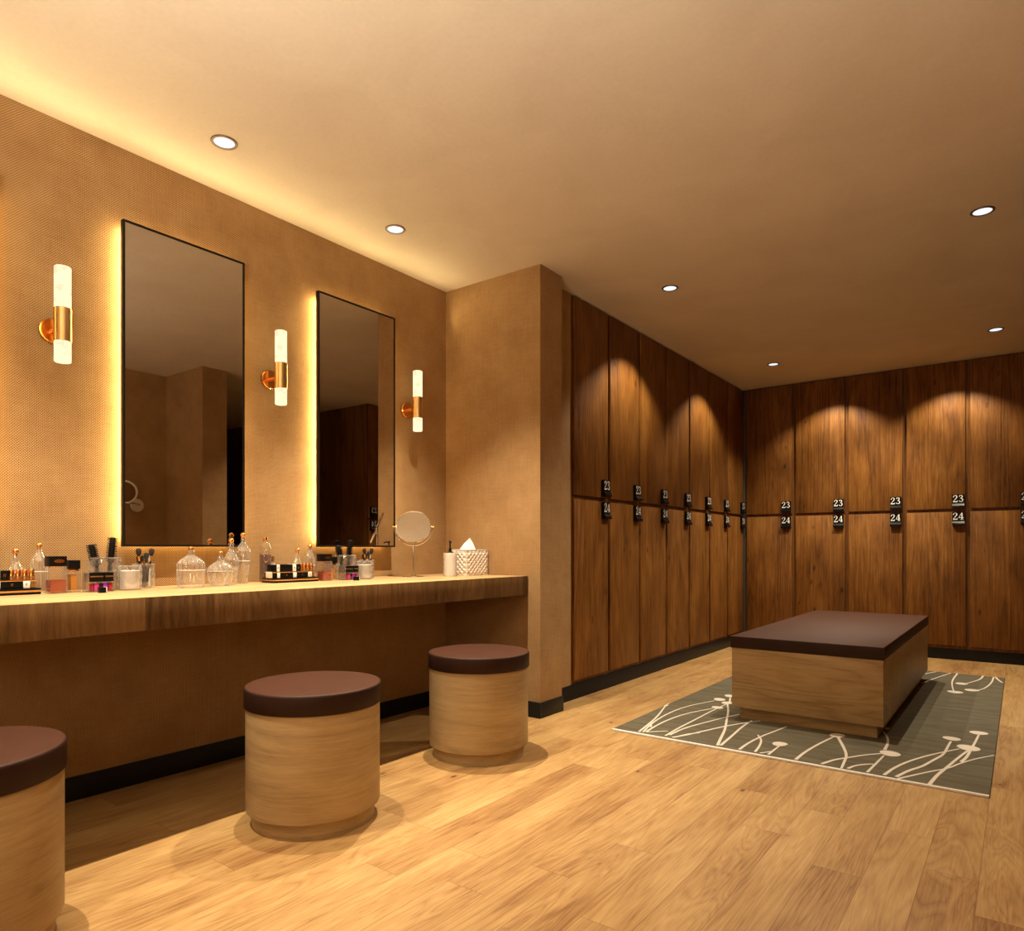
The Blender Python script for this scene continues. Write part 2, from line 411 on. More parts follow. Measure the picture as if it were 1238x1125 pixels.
# ------------------------------------------------------------------ the room
struct('floor', MB().box(-.2, 6.2, -1.7, 8.0, -.1, 0), 'floor')
struct('ceiling', MB().box(-.2, 6.2, -1.7, 8.0, H, H + .12), 'ceiling')
struct('wall_left', MB().box(-.2, 0, -1.7, 3.31, 0, H), 'fabric')
struct('wall_pier', MB().box(-.2, .748, 3.31, 3.545, 0, H), 'fabric')
struct('wall_recess', MB().box(-.2, .6415, 3.545, 3.822, 0, H), 'fabric')
struct('wall_left_lockers', MB().box(-.2, .12, 3.822, 7.85, 0, H), 'dark')
struct('wall_back', MB().box(-.2, 6.2, 7.83, 8.0, 0, H), 'dark')
struct('wall_front', MB().box(0, 3.77, -1.7, -1.5, 0, H), 'fabric')
struct('wall_right', MB().box(3.77, 3.95, -1.7, 3.31, 0, H), 'fabric')
struct('wall_right_pier', MB().box(3.11, 6.2, 3.31, 3.55, 0, H), 'fabric')
struct('wall_passage_end', MB().box(6.0, 6.2, 3.55, 7.83, 0, H), 'dark')
struct('wall_passage_side', MB().box(3.645, 6.0, 5.302, 5.45, 0, H), 'frame')
struct('baseboard_left', MB().box(0, .012, -1.5, 3.298, 0, .095, bev=.002), 'skirting')
struct('baseboard_pier', MB().box(.0, .757, 3.298, 3.31, 0, .092, bev=.002).box(.748, .757, 3.31, 3.552, 0, .092, bev=.002), 'skirting')
struct('baseboard_left_lockers', MB().box(.12, .645, 3.552, 7.83, 0, .10, bev=.002), 'skirting')
struct('baseboard_back_lockers', MB().box(.645, 3.125, 7.277, 7.83, 0, .10, bev=.002), 'skirting')
struct('baseboard_right_lockers', MB().box(3.145, 3.69, 5.30, 7.277, 0, .10, bev=.002), 'skirting')
struct('baseboard_right', MB().box(3.758, 3.77, -1.5, 3.298, 0, .095, bev=.002).box(3.098, 3.77, 3.298, 3.31, 0, .095, bev=.002), 'skirting')
struct('trim_1', MB().box(.637, .6745, 7.259, 7.29, .10, H, bev=.002), 'filler')

# ------------------------------------------------------------------ lockers
PITCH = .49
def stroke(mb, pts, w, y0, z0, sc, x, mi):
    """calligraphic stroke in the locker's front plane (x fixed)"""
    # smooth the control polyline
    P = [Vector(p) for p in pts]; W = list(w)
    for _ in range(2):
        if len(P) < 3: break
        Q, V = [P[0]], [W[0]]
        for i in range(len(P) - 1):
            Q += [P[i] * .75 + P[i + 1] * .25, P[i] * .25 + P[i + 1] * .75]; V += [W[i] * .75 + W[i + 1] * .25, W[i] * .25 + W[i + 1] * .75]
        Q.append(P[-1]); V.append(W[-1]); P, W = Q, V
    n = len(P); A, B = [], []
    for i in range(n):
        d = (P[min(i + 1, n - 1)] - P[max(i - 1, 0)]).normalized(); nn = Vector((-d.y, d.x)) * W[i] / 2
        A.append(P[i] + nn); B.append(P[i] - nn)
    va = [mb.bm.verts.new((x, y0 + p.x * sc, z0 + p.y * sc)) for p in A]; vb = [mb.bm.verts.new((x, y0 + p.x * sc, z0 + p.y * sc)) for p in B]
    for i in range(n - 1):
        f = mb.bm.faces.new((va[i], vb[i], vb[i + 1], va[i + 1])); f.material_index = mi
DIG = {
 '2': [([(.10, .70), (.08, .84), (.20, .96), (.34, .97), (.48, .90), (.50, .74), (.42, .56), (.26, .38), (.12, .20), (.05, .07)], [.15, .07, .06, .07, .11, .13, .10, .07, .06, .07]), ([(.03, .06), (.54, .06)], [.13, .13]), ([(.54, .02), (.565, .24)], [.07, .05])],
 '3': [([(.10, .80), (.14, .93), (.30, .97), (.44, .89), (.45, .72), (.36, .58), (.22, .54)], [.14, .07, .07, .11, .13, .08, .05]), ([(.22, .54), (.40, .49), (.52, .36), (.50, .16), (.36, .03), (.16, .05), (.08, .20)], [.05, .08, .13, .13, .08, .07, .14])],
 '4': [([(.40, .98), (.20, .62), (.03, .29)], [.08, .06, .06]), ([(.01, .28), (.60, .28)], [.09, .09]), ([(.41, .98), (.41, .03)], [.14, .14]), ([(.24, .03), (.58, .03)], [.06, .06])]}
def make_lock(num):
    mb = MB()
    prof = [(0, 0), (.036, 0), (.036, .016), (.022, .034), (.022, .116), (0, .116)]
    mb.extrude_xz(prof, -.046, .046, 0)
    for k, ch in enumerate(num):
        for pts, w in DIG[ch]: stroke(mb, pts, w, -.041 + k * .043, .049, .061, .0226, 1)
    return mb
def make_locker(label, group):
    t = thing('locker', label, 'locker', (0, 0, 0), 0, group)
    fr = MB()
    fr.box(-.51, -.02, .0005, PITCH - .0005, .10, H - .001)
    fr.build('carcass', 'frame', t)
    for (z0, z1, num, lz) in ((1.354, 2.662, '23', 1.362), (.128, 1.326, '24', 1.206)):
        d = MB().box(-.0198, 0, 0, PITCH - .036, 0, z1 - z0, bev=.0015).build('door', 'locker', t, (0, .018, z0))
        lk = make_lock(num).build('lock', ['matblack', 'digits'], d, (.0002, PITCH - .036 - .052, lz - z0))
        lk['label'] = 'black lock plate with white serif number ' + num
    return t
GL = 'lockers along the left wall'; GB = 'lockers along the back wall'; GR = 'lockers along the right wall'
LL = ['brown oak locker column beside the woven fabric pier, first of the left wall lockers',
      'brown oak locker column second from the fabric pier, brightly lit by a spotlight at top',
      'brown oak locker column third from the fabric pier on the left wall',
      'brown oak locker column fourth from the fabric pier, midway along the left wall',
      'brown oak locker column fifth from the fabric pier, lit by a spotlight',
      'brown oak locker column second from the room corner on the left wall, nearly edge on',
      'brown oak locker column of the left wall that ends at the room corner']
LB = ['dark oak locker column of the back wall right beside the room corner',
      'oak locker column second from the room corner on the back wall, under spotlight',
      'oak locker column third from the room corner on the back wall',
      'oak locker column fourth from the room corner on the back wall, under spotlight',
      'oak locker column of the back wall cut off by the right edge of the photo']
LR = ['oak locker column of the right wall nearest the back corner', 'oak locker column of the right wall second from the back corner',
      'oak locker column of the right wall second from the dark passage', 'oak locker column beside the dark passage, reflected in the farther wall mirror']
first = make_locker(LL[0], GL); first.location = (.657, 3.8235, 0)
for k in range(1, 7): dup(first, (.657, 3.8235 + .4905 * k, 0), 0, LL[k], GL)
for k in range(5): dup(first, (.675 + PITCH * k, 7.25, 0), -PI / 2, LB[k], GB)
for k in range(4): dup(first, (3.128, 7.268 - PITCH * k, 0), PI, LR[k], GR)

# ------------------------------------------------------------------ vanity counter
c = thing('vanity_shelf', 'long wooden vanity counter under the tall mirrors along the fabric wall', 'counter', (0, 0, .7235))
MB().box(.003, .662, -1.49, 3.307, 0, TOP - .7235, 0, bev=.0015, topmi=1).build('slab', ['counter', 'counter_lit_top'], c)

# ------------------------------------------------------------------ wall mirrors
def make_mirror(label, y0):
    t = thing('wall_mirror', label, 'mirror', (0, y0, 1.007), 0, 'tall backlit mirrors over the counter')
    w, h = .549, 1.350; xb, xf = .032, .054; e = .009
    f = MB()
    f.box(xb, xf, 0, e, 0, h, bev=.001).box(xb, xf, w - e, w, 0, h, bev=.001).box(xb, xf, e, w - e, 0, e, bev=.001).box(xb, xf, e, w - e, h - e, h, bev=.001)
    f.build('frame', 'frame_black', t)
    MB().box(xf - .008, xf - .003, e, w - e, e, h - e).build('mirror_glass', 'mirror', t)
    b = MB().box(0, .030, .09, w - .09, .10, h - .10).box(.030, xf - .009, e, w - e, e, h - e).build('back_panel', 'dark', t)
    MB().box(.012, .030, .021, .029, .03, h - .03).build('led_strip', 'led', t)['label'] = 'glowing warm strip behind the left edge'
    MB().box(.008, .024, .05, w - .05, h - .034, h - .026).build('led_strip', 'led_soft', t)['label'] = 'glowing warm strip behind the top edge'
    MB().box(.008, .024, .05, w - .05, .026, .034).build('led_strip', 'led_soft', t)['label'] = 'glowing warm strip behind the bottom edge'
    MB().box(.012, .030, w - .031, w - .024, .05, h - .05).build('led_strip', 'led_soft', t)['label'] = 'glowing warm strip behind the right edge'
    return t
m1 = make_mirror('tall black framed backlit mirror nearer the camera, left of the middle wall light', 1.288)
dup(m1, (0, 2.2615, 1.007), 0, 'tall black framed backlit mirror farther back, behind the round table mirror')
dup(m1, (0, .3145, 1.007), 0, 'tall black framed backlit mirror left of the first wall light, just outside the photo')

# ------------------------------------------------------------------ sconces
def make_sconce(label, y):
    t = thing('wall_sconce', label, 'wall lamp', (0, y, 1.705), 0, 'brass tube wall lights')
    z0, z1, z2, z3 = 0, .078, .204, .362; X = .10; r = .0285
    MB().lathe([(r * .9, z0), (r, z0 + .003), (r, z1)], X, 0, 32).build('lower_shade', 'shade', t)
    MB().lathe([(r, z2), (r, z3 - .003), (r * .9, z3)], X, 0, 32).build('upper_shade', 'shade', t)
    MB().lathe([(r + .0005, z1), (r + .002, z1 + .001), (r + .002, z2 - .001), (r + .0005, z2)], X, 0, 32).build('sleeve', 'brass', t)
    Mx = Matrix.Translation((0, 0, (z1 + z2) / 2 - .005)) @ Matrix.Rotation(PI / 2, 4, 'Y')
    MB().lathe([(.048, 0), (.048, .014), (.045, .018)], 0, 0, 32, M4=Mx).build('wall_plate', 'copper', t)
    MB().lathe([(.010, .018), (.010, X - r)], 0, 0, 16, M4=Mx).build('arm', 'copper', t)
    return t
s1 = make_sconce('brass and opal tube wall light left of the nearer tall mirror', 1.051)
dup(s1, (0, 2.003, 1.705), 0, 'brass and opal tube wall light between the two tall mirrors')
dup(s1, (0, 2.950, 1.705), 0, 'brass and opal tube wall light right of the farther mirror, above the round table mirror')

# ------------------------------------------------------------------ stools
def make_stool(label, loc):
    t = thing('stool', label, 'stool', loc, 0, 'round stools at the vanity counter')
    MB().lathe([(.221, 0), (.221, .056)], 0, 0, 72).build('plinth', 'stool', t)
    MB().lathe([(.236, .055), (.240, .058), (.241, .062), (.241, .428)], 0, 0, 72).build('body', 'stool', t)
    r = .2467
    prof = [(r - .002, .427), (r, .429), (r, .490), (r - .001, .4945), (r - .004, .498), (r - .012, .4995), (.18, .502), (.10, .5035), (.02, .504)]
    MB().lathe(prof, 0, 0, 72, mis=[1, 1, 1, 1, 0, 0, 0, 0, 0]).build('seat_pad', ['leather', 'leather_shaded'], t, sharp=60)
    return t
st = make_stool('round wooden stool with brown leather seat cut off at the left edge', (.89, .515, 0))
dup(st, (.895, 1.600, 0), 0, 'round wooden stool with brown leather seat, middle of the row of three')
dup(st, (.885, 2.578, 0), 0, 'round wooden stool with brown leather seat closest to the fabric pier')

# ------------------------------------------------------------------ bench
t = thing('bench', 'low rectangular wooden bench with a brown leather top standing on the rug', 'bench', (2.05, 5.0, .0085))
z = -.0085
MB().box(-.355, .361, -1.005, .995, 0, .0795 + z, bev=.001).build('plinth', 'stool_x', t)
MB().box(-.391, .395, -1.040, 1.028, .0765 + z, .421 + z, bev=.0015).build('body', 'stool_x', t)
MB().box(-.400, .399, -1.045, 1.035, .4205 + z, .489 + z, 1, bev=.004, topmi=0).build('seat_pad', ['leather', 'leather_shaded'], t)

# ------------------------------------------------------------------ rug
STEMS = [[(1.356,3.368),(1.323,3.576),(1.288,3.76),(1.224,3.993),(1.204,4.088)],[(1.377,3.375),(1.331,3.582),(1.31,3.849),(1.328,4.098),(1.412,4.347)],[(1.388,3.391),(1.376,3.528),(1.374,3.705),(1.402,3.919),(1.481,4.132)],[(1.504,3.379),(1.497,3.555),(1.5,3.776),(1.498,4.005),(1.508,4.316)],[(1.504,4.37),(1.451,4.539)],[(1.515,3.407),(1.522,3.582),(1.573,3.785),(1.613,3.931),(1.663,4.079)],[(1.547,3.373),(1.59,3.463),(1.639,3.611),(1.691,3.764),(1.754,3.899),(1.81,3.998)],[(1.788,3.371),(1.755,3.51),(1.713,3.696),(1.652,3.89),(1.581,4.128),(1.508,4.316)],[(1.801,3.381),(1.787,3.591),(1.769,3.8),(1.77,3.978)],[(1.391,3.385),(1.437,3.436),(1.476,3.473)],[(1.899,3.368),(1.898,3.506),(1.916,3.687),(1.94,3.804),(1.967,3.957)],[(1.974,3.375),(1.962,3.484),(1.936,3.607),(1.891,3.688)],[(2.038,3.367),(2.039,3.456),(2.04,3.549)],[(1.554,3.378),(1.587,3.492),(1.63,3.54)],[(1.999,3.37),(2.018,3.397),(2.033,3.425)],[(1.362,3.496),(1.329,3.58)],[(2.165,3.365),(2.169,3.522),(2.193,3.719),(2.221,3.881)],[(2.239,3.903),(2.298,3.736),(2.345,3.579),(2.355,3.462),(2.364,3.352)],[(2.278,3.37),(2.312,3.475),(2.355,3.543),(2.411,3.639),(2.472,3.711)],[(2.467,3.365),(2.477,3.519),(2.487,3.685)],[(2.388,3.369),(2.406,3.439),(2.463,3.509),(2.472,3.499)],[(2.475,3.789),(2.471,3.926),(2.454,4.041),(2.415,4.162)],[(2.533,3.368),(2.554,3.51),(2.595,3.659),(2.668,3.839),(2.768,4.028)],[(2.579,3.371),(2.612,3.505),(2.653,3.6),(2.684,3.743),(2.715,3.866),(2.72,4.051),(2.724,4.158)],[(2.705,3.349),(2.719,3.506),(2.738,3.615),(2.767,3.805),(2.795,3.971),(2.81,4.04)],[(2.589,3.349),(2.64,3.448),(2.694,3.55),(2.75,3.64),(2.791,3.771),(2.85,3.902),(2.91,4.002)],[(2.79,3.788),(2.807,3.888),(2.816,4.064),(2.825,4.212),(2.833,4.392)],[(2.403,6.273),(2.468,6.464)],[(2.429,5.827),(2.486,6.112),(2.565,6.434)],[(2.608,6.446),(2.597,6.103),(2.612,5.853),(2.638,5.632)],[(2.777,6.473),(2.767,6.258),(2.722,6.107),(2.688,5.995)],[(2.843,6.426),(2.839,6.151),(2.809,5.878),(2.771,5.77)],[(2.855,6.435),(2.875,6.311),(2.902,6.198)]]
BUDS = [(1.216,4.025,0.016),(1.427,4.4,0.038),(1.496,4.17,0.033),(1.501,4.333,0.035),(1.443,4.546,0.034),(2.033,3.582,0.037),(2.232,3.928,0.039),(2.506,3.736,0.045),(2.411,4.25,0.021),(2.804,4.074,0.051),(2.723,4.22,0.039),(2.831,4.436,0.04),(2.648,5.602,0.045),(2.663,5.976,0.041),(2.736,5.745,0.043)]
rz = .007
mb = MB()
X0, X1, Y0, Y1 = 1.211, 2.912, 3.336, 6.44
mb.box(X0, X1, Y0, Y1, 0.0003, rz, 0)
for f in mb.bm.faces:
    if f.normal.z < .5 and f.calc_center_median().z < .006: f.material_index = 3
mb.box(X0, X1, Y0 - .012, Y0 + .010, 0.0003, rz + .0012, 2, bev=.001)
def smooth(pts):
    P = [Vector(p) for p in pts]
    for _ in range(2):
        if len(P) < 3: break
        Q = [P[0]]
        for i in range(len(P) - 1): Q += [P[i] * .75 + P[i + 1] * .25, P[i] * .25 + P[i + 1] * .75]
        Q.append(P[-1]); P = Q
    return P
rr = random.Random(4)
for k, sline in enumerate(STEMS):
    P = smooth(sline); w0 = .0098 + rr.random() * .004
    P = [Vector((min(max(p.x, X0), X1), min(max(p.y, Y0), Y1))) for p in P]
    mb.ribbon(P, [w0 * (1.18 - .45 * i / max(1, len(P) - 1)) for i in range(len(P))], rz - .0002 + k * 1e-5, 1, .0009)
for k, (bx, by, br) in enumerate(BUDS):
    n = 18; ph = rr.random() * 6
    pts = []
    for i in range(n):
        a = 2 * PI * i / n; q = br * (1 + .07 * math.sin(2 * a + ph) + .04 * math.sin(3 * a))
        pts.append((min(max(bx + q * math.cos(a), X0), X1), by + q * 1.05 * math.sin(a), rz + .0014 + k * 1e-5))
    low = [mb.bm.verts.new((p[0], p[1], rz - .0002)) for p in pts]; hi = [mb.bm.verts.new(p) for p in pts]
    f = mb.bm.faces.new(hi); f.material_index = 1
    for i in range(n):
        f = mb.bm.faces.new((low[i], low[(i + 1) % n], hi[(i + 1) % n], hi[i])); f.material_index = 1
o = mb.build('rug', ['rug', 'rugline', 'binding', 'rugback'])
tag(o, 'grey green rug with cream stems and seed heads lying under the bench', 'rug')

# ------------------------------------------------------------------ downlights
def make_downlight(label, x, y):
    t = thing('ceiling_downlight', label, 'ceiling light', (x, y, H), 0, 'recessed ceiling downlights')
    MB().lathe([(.041, -.0015), (.0415, -.004), (.051, -.004), (.0525, -.0015), (.0525, 0), (.041, 0)], 0, 0, 40, capb=False, capt=False).build('trim_ring', 'trimring', t)
    MB().lathe([(.0405, -.001), (.0405, -.002), (.030, -.0026), (.012, -.0022)], 0, 0, 32).build('lens', 'lens', t)
    return t
d1 = make_downlight('lit recessed downlight above the counter nearest the camera, over the nearer mirror', .383, 1.540)
dup(d1, (.384, 2.497, H), 0, 'lit recessed downlight above the counter, over the farther tall mirror')
dup(d1, (1.204, 4.120, H), 0, 'lit recessed downlight near the first lockers of the left wall')
dup(d1, (1.208, 6.385, H), 0, 'lit recessed downlight close to the room corner where the lockers meet')
dup(d1, (2.860, 4.108, H), 0, 'lit recessed downlight at upper right, nearer of the two right hand ceiling lights')
dup(d1, (2.858, 6.390, H), 0, 'lit recessed downlight above the right part of the back wall lockers')

# ------------------------------------------------------------------ things on the counter
def ball_stopper(mb, z, r, mi=0): mb.ball((0, 0, z), r, mi)
def profile_bottle(name, label, cat, x, y, prof, ribs, amp, rzr, ballz, ballr, capmat, line=None, group=None, seg=72, glassmat='crystal'):
    t = thing(name, label, cat, (x, y, TOP), 0, group)
    MB().lathe(prof, 0, 0, seg, ribs=ribs, amp=amp, rz=rzr).build('body', glassmat, t)
    s_ = MB().lathe([(ballr * .55, prof[-1][1] - .004), (ballr * .55, ballz - ballr * .6)], 0, 0, 20).ball((0, 0, ballz), ballr)
    s_.build('stopper', capmat, t)
    if line: MB().lathe([(line[1] + .0006, line[0] - .0016), (line[1] + .0016, line[0]), (line[1] + .0006, line[0] + .0016)], 0, 0, 48, capb=False, capt=False).build('rim_highlight', 'white', t)  # lid line painted white, the crystal's bright outline put into its colour
    return t
A = TOP
def zz(p): return [(r, z - A) for r, z in p]
profile_bottle('ribbed_jar', 'large straight sided ribbed glass jar with pointed lid, below the nearer mirror', 'jar', .22, 1.486,
    zz([(.050, .836), (.053, .838), (.0535, .905), (.0545, .909), (.0535, .913), (.0535, .934), (.050, .941), (.036, .955), (.020, .966), (.0125, .972), (.0115, .984), (.0135, .987), (.0125, .992)]), 18, .035, (.003, .125), .998 - A, .0105, 'darkgold', (.909 - A, .0545))
profile_bottle('bowl_jar', 'squat bulging ribbed glass jar with lid, in front of the two decanters', 'jar', .20, 1.629,
    zz([(.034, .836), (.038, .839), (.047, .862), (.053, .885), (.0550, .899), (.0545, .903), (.053, .910), (.040, .927), (.022, .938), (.0135, .945), (.0115, .955), (.013, .966), (.012, .970)]), 18, .035, (.002, .09), .9785 - A, .0105, 'darkgold', (.9005 - A, .0545))
profC = zz([(.022, .836), (.024, .840), (.028, .875), (.0325, .915), (.0335, .934), (.030, .952), (.021, .972), (.0125, .988), (.0100, 1.0), (.0105, 1.022)])
profile_bottle('decanter', 'glass decanter with gold ball stopper standing behind the squat jar', 'decanter', .14, 1.715, profC, 14, .03, (.003, .15), 1.034 - A, .0125, 'copper')
profile_bottle('decanter', 'tallest glass decanter with gold ball stopper at the right corner of the nearer mirror', 'decanter', .10, 1.799,
    zz([(.019, .836), (.021, .840), (.026, .875), (.0305, .920), (.0320, .945), (.0322, .975), (.030, .993), (.021, 1.010), (.0115, 1.024), (.0095, 1.034), (.0105, 1.050)]), 14, .03, (.003, .17), 1.0615 - A, .0125, 'copper', (.941 - A, .0318))

# capsule shaped lotion bottle
t = thing('lotion_bottle', 'rounded clear bottle half full of mauve lotion with a gold ring emblem', 'bottle', (.085, 1.926, TOP))
cap = [(.020, 0), (.0225, .002), (.0268, .016), (.0274, .030), (.0274, .150), (.0268, .166), (.0235, .180), (.017, .190), (.0095, .195), (.0088, .199)]
MB().lathe(cap, 0, 0, 40).build('body', 'clear', t)
MB().lathe([(.0195, .004), (.0225, .008), (.0256, .018), (.0260, .030), (.0260, .134)], 0, 0, 40).build('lotion', 'mauve', t)
MB().lathe([(.0105, .198), (.0110, .199), (.0110, .216), (.0102, .2185)], 0, 0, 24).build('cap', 'copper', t)
g = MB(); ring = []
fd = Vector((.80, -.60, 0)); sd = Vector((.60, .80, 0))
for k in range(28):
    a = 2 * PI * k / 28; u_ = .0145 * math.cos(a); v_ = .030 * math.sin(a)
    d_ = math.sqrt(max(.0282 ** 2 - (u_ + .006) ** 2, 0)); ring.append(fd * d_ + sd * (u_ + .006) + Vector((0, 0, .128 + v_)))
g.tube(ring, .0011, 6, closed=True).ball(fd * .0268 + sd * .004 + Vector((0, 0, .096)), .005, sz=1.3)
g.build('emblem', 'darkgold', t)['label'] = 'gold oval ring emblem'

# ---- two identical make-up sets, the second 1.203 m farther along the counter
def emblem_strokes(mb, x, y, z, s, mi):
    """small interlaced monogram strokes on a face that looks along +X"""
    mb.box(x, x + .0004, y - .35 * s, y - .20 * s, z, z + s, mi); mb.box(x, x + .0004, y + .10 * s, y + .25 * s, z, z + s, mi)
    mb.box(x, x + .0004, y - .45 * s, y + .50 * s, z + .85 * s, z + s, mi)
def makeup_set(dy, side):
    near = side == 'left'
    S = 'left make-up set' if near else 'right make-up set'
    Gp = 'make-up set at the left end of the counter' if near else 'make-up set below the farther mirror'
    y0, y1 = .695 + dy, .9465 + dy
    # tiered tray
    tr = thing('cosmetics_tray', f'black two tier cosmetics tray with gold bands, {S}', 'tray', (.150, (y0 + y1) / 2, TOP), 0, None)
    hw = (y1 - y0) / 2
    b = MB().box(-.05, .05, -hw, hw, 0, .009, 0, bev=.001).box(-.0495, .0495, -hw + .0005, hw - .0005, .009, .0155, 1).box(-.05, .05, -hw, hw, .0155, .0225, 0, bev=.001)
    b.build('base', ['matblack', 'gold'], tr)
    MB().box(-.046, .0355, -hw + .006, hw - .006, .0480, .0525, 0, bev=.0008).box(-.046, -.042, -hw + .008, hw - .008, .0226, .048, 0).build('upper_shelf', 'gold', tr)
    def compact(nm, label, xa, xb, ya, yb, za, zb, white=False, mark=True, cat='cosmetics box'):
        mb_ = MB().box(-(xb - xa) / 2, (xb - xa) / 2, -(yb - ya) / 2, (yb - ya) / 2, 0, zb - za, 0, bev=.0008)
        if mark: emblem_strokes(mb_, (xb - xa) / 2 + .0002, 0, (zb - za) * .36, min(.0095, (zb - za) * .34), 1)
        o_ = mb_.build(nm, ['card' if white else 'matblack', 'gold' if white else 'darkgold'], None, ((xa + xb) / 2, (ya + yb) / 2, za))
        return tag(o_, label, cat, None)
    zb = TOP + .0227; zt = TOP + .0527; q0 = .739 + dy
    cuts = [-.033, -.018, -.002, .0700, .0900, .157, .178, .198]
    K = lambda i: (q0 + cuts[i] + .0003, q0 + cuts[i + 1] - .0003)
    def row(nm, label, i, z_, h_, white=False, mark=True, x1=.186, j=None):
        ya, yb = K(i)[0], K(i if j is None else j)[1]
        return compact(nm, label, .126, x1, ya, yb, z_, z_ + h_, white, mark)
    row('compact_case', f'narrow black compact at the left end of the lower tier, {S}', 0, zb, .0248, mark=False)
    row('card_sleeve', f'left white sleeve on the lower tier of the tray, {S}', 1, zb, .0248, True, False)
    row('compact_case', f'long black compact case in the middle of the lower tier, {S}', 2, zb, .0248)
    row('card_sleeve', f'middle white sleeve on the lower tier of the tray, {S}', 3, zb, .0248, True, False)
    row('compact_case', f'black compact case left of the monogram box, lower tier, {S}', 4, zb, .0248)
    row('monogram_box', f'small white box with gold monogram, right on the lower tier, {S}', 5, zb, .0248, True, x1=.187)
    lo = MB().box(-.028, .028, -.0075, .0075, 0, .022, 0, bev=.001).build('lipstick_case', 'darkgold', None, (.155, q0 + .1880, zb))
    tag(lo, f'bronze lipstick case at the right end of the lower tier, {S}', 'lipstick')
    row('compact_case', f'narrow black compact at the left end of the upper tier, {S}', 0, zt, .034, mark=False, x1=.183)
    row('card_sleeve', f'left white sleeve with gold print on the upper tier, {S}', 1, zt, .034, True, x1=.183)
    row('compact_case', f'widest black compact case of the upper tier, {S}', 2, zt, .034, mark=False, x1=.183)
    row('card_sleeve', f'middle white sleeve with gold print on the upper tier, {S}', 3, zt, .034, True, x1=.183)
    compact('compact_case', f'small black compact beside the row of gold lipsticks, {S}', .126, .183, q0 + .0905, q0 + .1160, zt, zt + .034)
    for k in range(4):
        t_ = thing('lipstick', [f'gold lipstick nearest the black compact, {S}', f'second gold lipstick from the black compact, {S}', f'third gold lipstick from the black compact, {S}', f'gold lipstick at the right end of the row, {S}'][k], 'lipstick', (.170, q0 + .1268 + k * .0203, zt), 0, 'gold lipsticks, ' + S)
        MB().lathe([(.0086, 0), (.0092, .0006), (.0092, .012)], 0, 0, 20).build('base', 'darkgold', t_)
        MB().lathe([(.0089, .012), (.0089, .035), (.0076, .037)], 0, 0, 20).build('cap', 'copper', t_)
    o_ = MB().box(-.022, .022, -.0042, .0042, 0, .030, 0, bev=.001).build('white_carton', 'card', None, (.150, q0 - .0385, zb))
    tag(o_, f'thin white carton standing at the left end of the tiered tray, {S}', 'carton')
    # bottles behind the tray
    profC2 = zz([(.022, .836), (.024, .840), (.030, .865), (.031, .885), (.029, .905), (.0215, .925), (.013, .945), (.0105, .956), (.0100, .975)])
    profile_bottle('decanter', f'flared glass decanter with gold ball stopper behind the tiered tray, {S}', 'decanter', .06, .912 + dy + (.011 if not near else 0), profC2, 14, .03, (.003, .10), .989 - A, .0108, 'copper')
    profile_bottle('ribbed_bottle', f'slim ribbed glass bottle with small gold ball stopper left of the perfume, {S}', 'bottle', .06, .987 + dy + (.012 if not near else 0),
        zz([(.025, .836), (.0265, .838), (.0268, .910), (.0275, .913), (.0268, .916), (.0265, .945), (.022, .960), (.013, .978), (.0090, .990), (.0085, 1.000)]), 14, .035, (.003, .11), 1.011 - A, .0098, 'copper', (.913 - A, .0272))
    t_ = thing('dropper_bottle', f'small clear bottle with copper cap behind the tiered tray, {S}', 'bottle', (.060, y0 + .083, TOP))
    MB().lathe([(.013, 0), (.014, .002), (.014, .080), (.011, .092), (.006, .098)], 0, 0, 24).build('body', 'clear', t_)
    MB().lathe([(.0080, .098), (.0085, .099), (.0085, .122), (.0078, .1255)], 0, 0, 20).build('cap', 'darkgold', t_)
    # perfume block
    py0, py1 = .9716 + dy, 1.0285 + dy; w = py1 - py0
    t_ = thing('perfume_bottle', f'square perfume bottle with rose liquid and a black cap with copper oval, {S}', 'perfume', (.178, (py0 + py1) / 2, TOP))
    MB().box(-.028, .028, -w / 2, w / 2, 0, .0965, 0, bev=.002).build('body', 'clear', t_)
    MB().box(-.024, .024, -w / 2 + .004, w / 2 - .004, .005, .0485).build('perfume', 'rose', t_)
    MB().box(-.026, .026, -w / 2 + .0015, w / 2 - .0015, .0967, .0990, bev=.0005).build('collar', 'copper', t_)
    MB().box(-.027, .027, -w / 2 + .001, w / 2 - .001, .0992, .1355, bev=.0015).build('cap', 'matblack', t_)
    Mx = Matrix.Translation((.0275, .002, .1175)) @ Matrix.Rotation(PI / 2, 4, 'Y') @ Matrix.Diagonal((.40, 1, 1, 1))
    MB().lathe([(.0175, 0), (.0170, .0012)], 0, 0, 32, M4=Mx).build('badge', 'copper', t_)['label'] = 'copper oval badge on the cap'
    # small perfume
    fy0, fy1 = 1.043 + dy, 1.083 + dy; w = fy1 - fy0
    t_ = thing('perfume_bottle', f'smaller square amber bottle with a black cap next to the rose perfume, {S}', 'perfume', (.150, (fy0 + fy1) / 2, TOP))
    MB().box(-.030, .030, -w / 2, w / 2, 0, .078, 0, bev=.002).build('body', 'clear', t_)
    MB().box(-.014, .020, -w / 2 + .010, w / 2 - .010, .006, .066).build('perfume', 'amber', t_)
    MB().box(-.022, .022, -w / 2 + .004, w / 2 - .004, .0782, .0865, bev=.0005).build('collar', 'copper', t_)
    MB().box(-.029, .029, -w / 2 + .001, w / 2 - .001, .0867, .1200, bev=.0015).build('cap', 'matblack', t_)
    # acrylic organiser
    oy0, oy1 = 1.089 + dy, 1.180 + dy; oc = (oy0 + oy1) / 2; w = (oy1 - oy0) / 2
    og = thing('acrylic_organizer', f'clear acrylic organizer stacked with black palettes and nail polish, {S}', 'organizer', (.205, oc, TOP))
